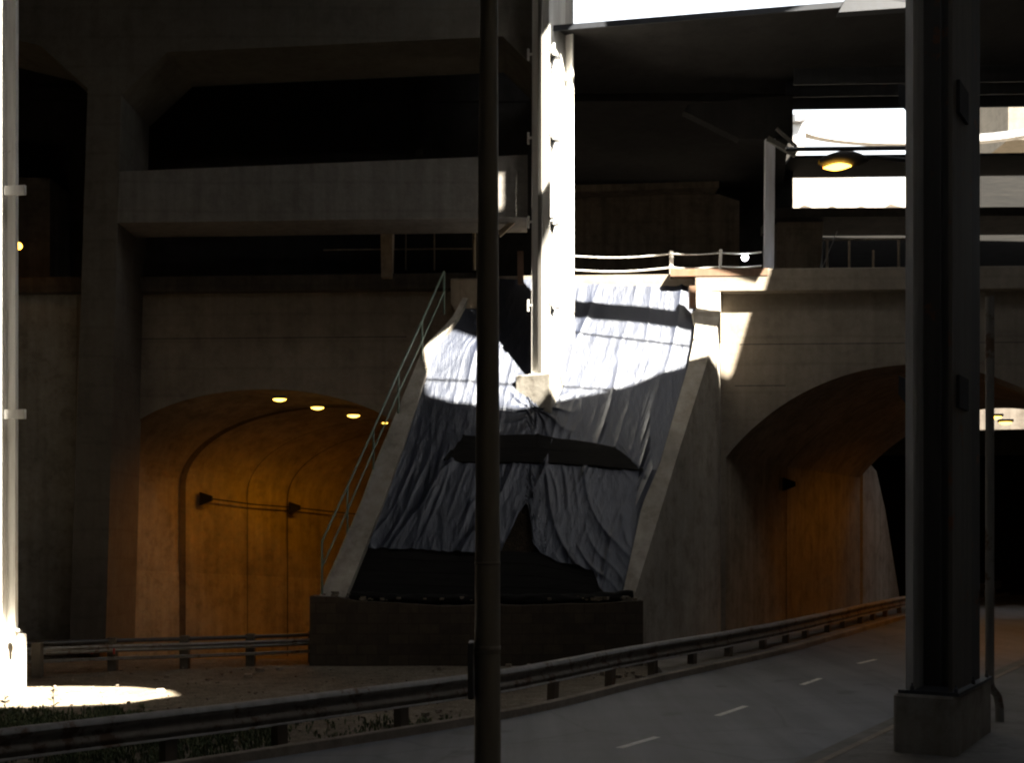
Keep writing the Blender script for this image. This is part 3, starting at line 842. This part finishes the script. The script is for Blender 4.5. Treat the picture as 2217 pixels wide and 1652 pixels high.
MB().tube([at(1776, 588, 35.6), at(1812, 500, 35.6)], .012, 6).build('stay_wire', M['galv'], dr)
# thin post with its knee brace, skylight put into its bluish paint
pt = thing('steel_post', 'slim blue-grey steel post standing on the viaduct beside the sky opening', 'post', at(1666, 592, 35))
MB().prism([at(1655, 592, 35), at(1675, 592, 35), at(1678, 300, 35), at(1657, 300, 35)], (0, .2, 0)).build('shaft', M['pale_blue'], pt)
MB().bar(at(1660, 300, 35), at(1722, 335, 35), .14, .14).build('knee_brace', M['grey_steel'], pt)
MB().bar(at(1680, 278, 35), at(1724, 318, 35), .08, .08).build('knee_brace', M['grey_steel'], pt)
MB().prism([at(1600, 300, 35.2), at(1716, 300, 35.2), at(1716, 205, 35.2), at(1490, 225, 35.2), at(1480, 240, 35.2)], (0, .4, 0)).build('gusset', M['soot'], pt)
# opening: bright far structures
pf = thing('ramp_parapet', 'sunlit pale concrete parapet of the far ramp seen through the gap', 'parapet', at(1850, 447, 52))
MB().prism([at(1560, 462, 52), at(2062, 462, 52), at(2062, 383, 52), at(1560, 386, 52)], (0, .3, 0)).build('wall', M['pale'], pf)
for k in range(5):
    u_ = 1730+k*62; MB().prism([at(u_, 449, 51.9), at(u_+random.uniform(14, 40), 449, 51.9), at(u_+10, 443+random.uniform(-2, 2), 51.9)], (0, .05, 0)).build('rubble', M['dark_conc'], pf)
fs = MB(); fs.prism([Vector((9.9, 44.35, 16.32)), Vector((26, 44.1, 16.42)), Vector((26, 46.6, 16.42)), Vector((9.9, 46.85, 16.32))], (0, 0, .10))
tag(fs.build('ramp_slab', M['boards']), 'dark flat ramp deck crossing the sky opening behind the street lamp', 'ramp')  # shade of the underside put into its black colour
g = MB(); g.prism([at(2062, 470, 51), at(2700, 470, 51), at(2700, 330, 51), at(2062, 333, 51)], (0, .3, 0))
tag(g.build('bulkhead', M['boards']), 'dark wall beyond the ramp deck right of the dark column', 'wall')  # added black sheet that covers the sky with darkness
# loop ramp in the distance: its far half
lr = thing('loop_ramp', 'curved concrete loop ramp ringing the bright oval of sky', 'ramp', at(2000, 300, 70))
rows = []; rows2 = []
cx, cy, zz = (2010-UC)/F*67, 66.8, H+868/F*70
for k in range(61):
    a = PI*1.06-PI*1.12*k/60
    x, y = cx+6.9*math.cos(a), cy+3.2*math.sin(a)
    xo, yo = cx+7.5*math.cos(a), cy+3.8*math.sin(a)
    sag = .0
    rows.append([Vector((x, y, zz+.03)), Vector((x, y, zz-.36)), Vector((xo, yo, zz-.36)), Vector((xo, yo, zz+.03))])
mb = MB(); mb.grid(rows, False); mb.build('deck', M['ramp'], lr)
MB().box((cx-7.2, cy, zz/2-.2), (.9, .5, zz)).build('pier', M['ramp'], lr)
mb = MB(); mb.prism([at(2182, 302, 74), at(2400, 302, 74), at(2400, 150, 74), at(2182, 150, 74)], (0, 8, 0))
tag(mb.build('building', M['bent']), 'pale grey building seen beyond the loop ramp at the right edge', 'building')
# street lamp with a lit sodium head
sl_ = thing('street_lamp', 'cobra-head street lamp glowing yellow in front of the sky opening', 'street lamp', Vector((7.6, 21.4, .16)))
YL = 21.0
MB().tube([(7.6, 21.4, .16), (7.55, 21.4, 9.2)], [.1, .07], 12).build('pole', M['dark_steel'], sl_)
MB().tube([(7.55, 21.4, 9.0), at(2010, 352, YL+.2), at(1960, 347, YL), at(1895, 340, YL), at(1860, 341, YL)], .04, 10).build('arm', M['dark_steel'], sl_)
MB().tube([at(1700, 323, YL+6), at(2060, 319, YL+6)], .05, 10).build('stay', M['dark_steel'], sl_)
rows = []
for k in range(13):
    t = k/12; u_ = 1772+t*108; hh = .16*math.sin(PI*min(1, t*1.0+.02))**.6+.015; c_ = at(u_, 352-6*t, YL)
    rows.append([c_+Vector((0, math.cos(a*PI/6)*hh*1.1, math.sin(a*PI/6)*hh*(1 if a < 6 else .75))) for a in range(13)])
mb = MB(); mb.grid(rows, True); mb.build('lamp_head', M['brown_grey'], sl_)
mb = MB(); c_ = at(1812, 361, YL-.10); rows = []
for k in range(9):
    t = k/8; hw = math.sin(PI*(.05+.9*t)); rows.append([c_+Vector(((t-.5)*.46, math.cos(a*PI/6)*.14*hw, math.sin(a*PI/6)*.05*hw-(t-.5)*-.03)) for a in range(13)])
mb.grid(rows, True); mb.build('lens', M['lens'], sl_)
mb = MB(); mb.lathe(at(1835, 337, YL), [(.03, 0), (.03, .05), (.012, .1)], 8); mb.build('photocell', M['dark_steel'], sl_)

# cable railing on the viaduct
cr = thing('cable_railing', 'sagging two-cable railing on the sunlit viaduct edge', 'railing', at(1453, 598, 34.1))
MB().bar(at(1453, 600, 34.1), at(1453, 543, 34.1), .10, .10).build('post', M['white_steel'], cr)
MB().bar(at(1557, 618, 33.5), at(1560, 540, 33.5), .07, .07).build('post', M['white_steel'], cr)
for v0 in (554, 584):
    pts = []
    for k in range(34):
        u_ = 1235+k*12.5
        seg = (u_-1235)/218 if u_ < 1453 else (u_-1453)/105 if u_ < 1558 else (u_-1558)/95
        pts.append(at(u_, v0-9*(k/33)+(6 if u_ < 1453 else 3)*math.sin(PI*min(1, seg)), 34.05))
    MB().tube(pts, .022, 6).build('cable', M['white_steel'], cr)
bl = thing('hanging_bulb', 'bare white bulb hanging from the cable railing', 'bulb', at(1612, 548, 34.0))
MB().lathe(at(1612, 546, 34.0), [(.03, 0), (.03, -.06)], 8).build('socket', M['dark_steel'], bl)
MB().lathe(at(1612, 557, 34.0), [(.02, .09), (.07, .06), (.10, 0), (.07, -.07), (.01, -.1)], 12).build('globe', M['bulb'], bl)
g = MB(); g.prism([plan(1450, 10.02, .32), plan(1662, 10.02, .32), plan(1662, 10.02, .0), plan(1450, 10.02, .0)], (0, 0, -.20))
tag(g.build('steel_channel', M['brown_steel'], bevel=.01), 'rusty brown channel lying along the viaduct edge above the tarpaulin corner', 'channel')
g = MB(); g.bar(at(1499, 668, 33.0), at(1498, 620, 33.0), .18, .18); tag(g.build('wooden_stake', M['brown_steel']), 'short brown stake at the top right corner of the tarpaulin', 'stake')
g = MB(); g.bar(at(1127, 615, 33.0), at(1126, 545, 33.0), .2, .16); tag(g.build('wooden_stake', M['brown_steel']), 'brown stake just left of the white column at the slope top', 'stake')
# down pipe at the right
dp = MB(); dp.tube([at(2142, 642, 17.9), at(2142, 1478, 17.9), at(2146, 1492, 17.9), at(2158, 1506, 17.9), at(2163, 1530, 17.9), at(2164, 1580, 17.9)], .062, 12)
tag(dp.build('down_pipe', M['galv']), 'vertical grey drain pipe just right of the dark column', 'pipe')

# ------------------------------------------------------------------ tunnel lamps
def lamp_fixture(name, label, pos, group, energy, k_=.8):
    t = thing(name, label, 'tunnel lamp', pos, group)
    MB().box(Vector(pos)+Vector((0, 0, .10*k_)), (.5*k_, .34*k_, .10*k_)).build('housing', M['dark_steel'], t, bevel=.02)
    mb = MB(); rows = []
    for k in range(9):
        tt = k/8; hw = math.sin(PI*(.06+.88*tt)); rows.append([Vector(pos)+Vector(((tt-.5)*.44*k_, math.cos(a*PI/6)*.15*hw*k_, .03*k_+math.sin(a*PI/6)*.075*hw*k_)) for a in range(13)])
    mb.grid(rows, True); mb.build('lens', M['lens'], t)
    if energy:
        ld = bpy.data.lights.new('sodium_light', 'SPOT'); ld.energy = energy; ld.color = (1, .34, .004); ld.shadow_soft_size = .15
        ld.spot_size = math.radians(174); ld.spot_blend = .5
        lo = bpy.data.objects.new('sodium_light', ld); C.objects.link(lo); lo.parent = t; lo.location = (0, 0, -.12); lo.rotation_euler = Vector((.10, .18, -1)).to_track_quat('-Z', 'Y').to_euler()
    return t
names = ['nearest lamp in the left tunnel roof, first in the row', 'second lamp of the row in the left tunnel roof', 'third lamp of the row in the left tunnel roof', 'last small lamp of the left tunnel row beside the handrail']
zl = lambda Y: 6.62-.068*(Y-34.2)
for k, (u_, v_) in enumerate(((605, 867), (687, 885), (765, 902), (833, 917))):
    Y = (6.62+.068*34.2-H)/((VH-v_)/F+.068)
    lamp_fixture('tunnel_lamp', 'glowing yellow sodium '+names[k], at(u_, v_, Y), 'lamps in the left tunnel', 11, .8 if k < 3 else .4)
for k, (u_, v_, Y) in enumerate(((2155, 905, 38.5), (2176, 917, 37.0))):
    lamp_fixture('tunnel_lamp', ('small partly hidden' if k == 0 else 'lower right')+' yellow lamp in the right tunnel beyond the drain pipe', at(u_, v_, Y), 'lamps in the right tunnel', 10)
# floodlight boxes strung on a cable along the tunnel wall
def wall_hit(u, off=.12):                              # where the left tunnel wall is seen
    t_ = (u-UC)/F
    Y = (TLX0-.609*TLY0+off)/(t_-.609); return Y
def flood(u, v, Y, label):
    t = thing('floodlight', label, 'floodlight', at(u, v, Y), 'dark floodlights on the tunnel walls')
    c_ = at(u, v, Y)
    MB().add([c_+Vector(p) for p in ((-.16,-.1,.2),(-.16,.1,.2),(-.16,.1,-.2),(-.16,-.1,-.2),(.2,-.08,.08),(.2,.08,.08),(.2,.08,-.06),(.2,-.08,-.06))],
             [(0,1,2,3),(4,7,6,5),(0,4,5,1),(1,5,6,2),(2,6,7,3),(3,7,4,0)]).build('hood', M['boards'], t)
    MB().box(c_+Vector((-.05, .12, .0)), (.08, .2, .08)).build('mount', M['boards'], t)
flood(445, 1080, wall_hit(445, .3), 'dark hooded floodlight on the left tunnel wall near the mouth')
flood(637, 1100, wall_hit(637, .3), 'dark hooded floodlight deeper on the left tunnel wall')
flood(1706, 1049, 37.5, 'dark hooded floodlight on the right tunnel wall')
MB_ = MB(); MB_.tube([at(450, 1079, wall_hit(450, .25)), at(545, 1092, wall_hit(545, .25)), at(637, 1099, wall_hit(637, .25)), at(745, 1111, wall_hit(745, .25)), at(820, 1118, wall_hit(820, .25))], .022, 6)
tag(MB_.build('wall_cable', M['boards']), 'thin dark cable linking the floodlights along the left tunnel wall', 'cable')
# small orange lamp by the left column
ol = thing('wall_lamp', 'tiny orange lamp glowing beside the left column', 'lamp', at(41, 533, 33.6))
MB().lathe(at(41, 533, 33.6), [(.02, .1), (.07, .06), (.09, 0), (.06, -.06), (.01, -.09)], 12).build('globe', M['orange_lens'], ol)
MB().bar(at(41, 526, 33.6), at(41, 526, 35.4), .05, .05).build('arm', M['dark_steel'], ol)
# beyond the right tunnel
fb = MB(); fb.prism([at(1905, 985, 53), at(2700, 982, 53), at(2700, 920, 53), at(1905, 935, 53)], (0, .6, 0))
tag(fb.build('lintel_beam', M['slate_green']), 'pale green-grey lintel seen through the far mouth of the right tunnel', 'beam')
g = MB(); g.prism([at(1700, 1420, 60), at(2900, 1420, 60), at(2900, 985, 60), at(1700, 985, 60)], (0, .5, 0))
tag(g.build('far_wall', M['boards']), 'black wall in shadow beyond the right tunnel', 'wall')  # darkness beyond the tunnel put into the wall colour
e0 = Vector((AR[0].x, AR[0].y, 0))+DR*11.6
g = MB(); wq = e0+Vector((.06, 0, 0))
g.prism([wq+DR*t+Vector((0, 0, z)) for t, z in ((-.2, -.1), (4.7, -.1), (3.6, 1.9), (2.5, 3.9), (1.4, 5.3), (-.2, 5.8))], (-.3, .1, 0))
tag(g.build('wing_wall', M['pale']), 'sloping pale wing wall at the far mouth of the right tunnel', 'wall')

# ------------------------------------------------------------------ added sun-blocking slab (above the frame), holes shaped to the sun patches
def slab_with_holes(outer, holes, z, th, name, mat):
    cu = bpy.data.curves.new(name, 'CURVE'); cu.dimensions = '2D'; cu.fill_mode = 'BOTH'; cu.extrude = th/2
    for poly in [outer]+holes:
        sp = cu.splines.new('POLY'); sp.points.add(len(poly)-1); sp.use_cyclic_u = True
        for p_, (x, y) in zip(sp.points, poly): p_.co = (x, y, 0, 1)
    tmp = bpy.data.objects.new('tmp', cu); C.objects.link(tmp)
    dg = bpy.context.evaluated_depsgraph_get(); dg.update()
    me = bpy.data.meshes.new_from_object(tmp.evaluated_get(dg))
    bpy.data.objects.remove(tmp); bpy.data.curves.remove(cu)
    me.materials.clear(); me.materials.append(mat)
    o = bpy.data.objects.new(name, me); C.objects.link(o); o.location = (0, 0, z)
    return o
ZS = 22.0
def sunmap(p, z=ZS):
    s_ = (z-p.z)/-SUND.z; return (p.x-SUND.x*s_, p.y-SUND.y*s_)
edge = [slope(928, 852, .1), slope(985, 868, .1), slope(1040, 874, .1), slope(1120, 884, .1), slope(1200, 868, .1), slope(1290, 850, .1), slope(1370, 832, .1), slope(1430, 806, .1), slope(1533, 768, .25), fac(1568, 866), fac(1641, 622), ]
hole1 = [sunmap(p) for p in edge]
e1, e2 = hole1[-2], hole1[-1]
hole1 += [sunmap(fac(1652, 585)), sunmap(at(1500, 540, 34)), sunmap(at(1280, 540, 34)), sunmap(at(1262, 200, 32.4)), sunmap(at(1255, 70, 32.4)), sunmap(at(1168, 80, 31.6)), sunmap(at(1166, 540, 31.6)), sunmap(at(1148, 620, 31.6)), sunmap(slope(1070, 660, .1)), sunmap(slope(985, 700, .2)), sunmap(slope(918, 752, .2))]
def sp(x, y, zz): return sunmap(Vector((x, y, zz)))
hole2 = [sp(-5.95, 22.2, 0), sp(-6.6, 21.2, 0), sp(-8, 20.7, 0), sp(-14, 20.6, 0), sp(-14, 22.9, 0), sp(-9.9, 22.8, 1.5), sp(-9.9, 22.8, 18.5), sp(-9.40, 22.8, 18.5), sp(-9.36, 22.8, 1.7), sp(-8.9, 22.8, 1.2), sp(-8.4, 23.7, 0), sp(-7.2, 23.6, 0), sp(-6.3, 23.0, 0)]
hole3 = [sunmap(at(u_, v_, 32.12)) for u_, v_ in ((1074, 372), (1089, 372), (1089, 456), (1074, 456))]
od = slab_with_holes([(-60, -40), (60, -40), (60, 42.5), (-60, 42.5)], [hole1, hole2, hole3, [(14, -14), (40, -14), (40, -13.4), (14, -13.4)]], ZS, .12, 'overhead_roadway', M['dark_conc'])  # last hole is a slot added for soft fill light
tag(od, 'high roadway slab above the scene with gaps between its spans', 'bridge deck')
for nm, c_, d_, lb_ in (('retaining_wall', (0, -24, 10.9), (84, .8, 22), 'tall sooty wall behind the viewpoint carrying the high roadway'),
                    ('retaining_wall', (-42, 21, 10.9), (.8, 90, 22), 'tall sooty wall along the left side of the interchange'),
                    ('retaining_wall', (42, 21, 10.9), (.8, 90, 22), 'tall sooty wall along the right side of the interchange'),
                    ('retaining_wall', (0, 66, 7.4), (83, .8, 15), 'sooty wall closing off the far side beyond the tunnels')):
    g = MB(); g.box(c_, d_); tag(g.build(nm, M['dark_conc']), lb_, 'wall')  # added enclosure that closes off the sky to dim the ambient light
# pipe and cables slung in the gap: their shadows cross the tarpaulin
def slung(pix, r, z, name, label):
    pts = []
    for (u_, v_) in pix:
        x, y = sunmap(slope(u_, v_, .1), z); pts.append(Vector((x, y, z)))
    a_, b_ = pts[0], pts[-1]
    pts = [a_+(a_-pts[1]).normalized()*(.6 if r > .1 else 6)]+pts+[b_+(b_-pts[-2]).normalized()*6]
    tag(MB().tube(pts, r, 8).build(name, M['dark_steel']), label, 'cable' if r < .1 else 'pipe')
slung([(1250, 664), (1380, 676), (1500, 694)], .30, 18.5, 'drain_pipe', 'thick drain pipe slung across the gap above the tarpaulin')
slung([(930, 818), (1100, 828), (1250, 836)], .035, 16.5, 'overhead_cable', 'thin cable slung low across the gap above the left of the tarpaulin')
slung([(1240, 715), (1400, 735), (1550, 752)], .035, 16.5, 'overhead_cable', 'thin cable slung across the gap above the right of the tarpaulin')

# ------------------------------------------------------------------ weeds and litter
def weeds(n, region, hmin, hmax, name):
    mb = MB()
    for _ in range(n):
        u_, v_ = region()
        p = gnd(u_, v_); h = random.uniform(hmin, hmax)
        for b_ in range(random.randint(3, 6)):
            a = random.uniform(0, 2*PI); ln = h*random.uniform(.5, 1); lean = random.uniform(.1, .6)
            d = Vector((math.cos(a), math.sin(a), 0)); s_ = Vector((-d.y, d.x, 0))*random.uniform(.004, .012)
            q0 = p; q1 = p+d*ln*lean*.4+Vector((0, 0, ln*.6)); q2 = p+d*ln*lean+Vector((0, 0, ln*(1-lean*.3)))
            mb.add([q0-s_*.5, q0+s_*.5, q1+s_, q1-s_, q2], [(0,1,2,3), (3,2,4)])
    return struct(mb.build(name, M['leaf']), 'stuff')
def dens(u_, v_, k): return max(0, min(1, .5+1.6*noise.noise(Vector((u_*.010, v_*.018, k)))+.8*noise.noise(Vector((u_*.05, v_*.06, k)))))
def r1():
    while True:
        u_, v_ = random.uniform(-60, 560), random.uniform(1538, 1650)
        w_ = 1 if u_ < 300 else max(0, 1-(u_-300)/260)
        if random.random() < dens(u_, v_, 0)*w_ and v_ > 1540+max(0, u_-250)*.16: return u_, v_
def r2():
    while True:
        u_ = random.uniform(0, 1000); v_ = random.uniform(1560, 1720)
        q = gnd(u_, v_); k_ = 1 if u_ < 620 else .35
        if q.x < path_x(q.y)+.32 and random.random() < dens(u_, v_, 7)*k_: return u_, v_
weeds(5200, r1, .04, .17, 'grass')
weeds(5200, r2, .04, .17, 'grass')
def tall(u_, v_, h, label):
    p = gnd(u_, v_); t = thing('weed', label, 'weed', p)
    MB().tube([p, p+Vector((.01, 0, h*.6)), p+Vector((.0, 0, h))], [.008, .006, .003], 6).build('stem', M['leaf'], t)
    mb = MB()
    for k in range(26):
        z = h*random.uniform(.1, 1); a = random.uniform(0, 2*PI); ln = .16*(1.15-z/h)+.04
        d = Vector((math.cos(a), math.sin(a), .35)); s_ = Vector((-d.y, d.x, 0))*.022; q = p+Vector((0, 0, z))
        mb.add([q, q+d*ln*.5+s_, q+d*ln, q+d*ln*.5-s_], [(0,1,2,3)])
    mb.build('leaves', M['leaf'], t)
tall(115, 1556, .48, 'tall leafy weed in front of the sunlit patch of dirt')
tall(10, 1562, .42, 'leafy weed at the far left edge below the pedestal')
tall(310, 1556, .25, 'short bushy weed at the right end of the sunlit dirt')
g = MB()
for k in range(700):
    u_, v_ = random.choice([(random.uniform(690, 1370), 1424+abs(random.gauss(0, 6))), (random.uniform(1100, 1500), random.uniform(1440, 1470)), (random.uniform(0, 1000), random.uniform(1445, 1640)), (random.uniform(0, 1000), random.uniform(1445, 1560))])
    p = gnd(u_, v_); s_ = random.uniform(.008, .03) if k % 9 else random.uniform(.03, .08)
    if p.x > path_x(p.y)+.3: continue
    g.box(p+Vector((0, 0, s_*.3)), (s_*2, s_*1.4, s_), random.uniform(0, 3))
struct(g.build('rubble', M['kerb'], bevel=.01), 'stuff')
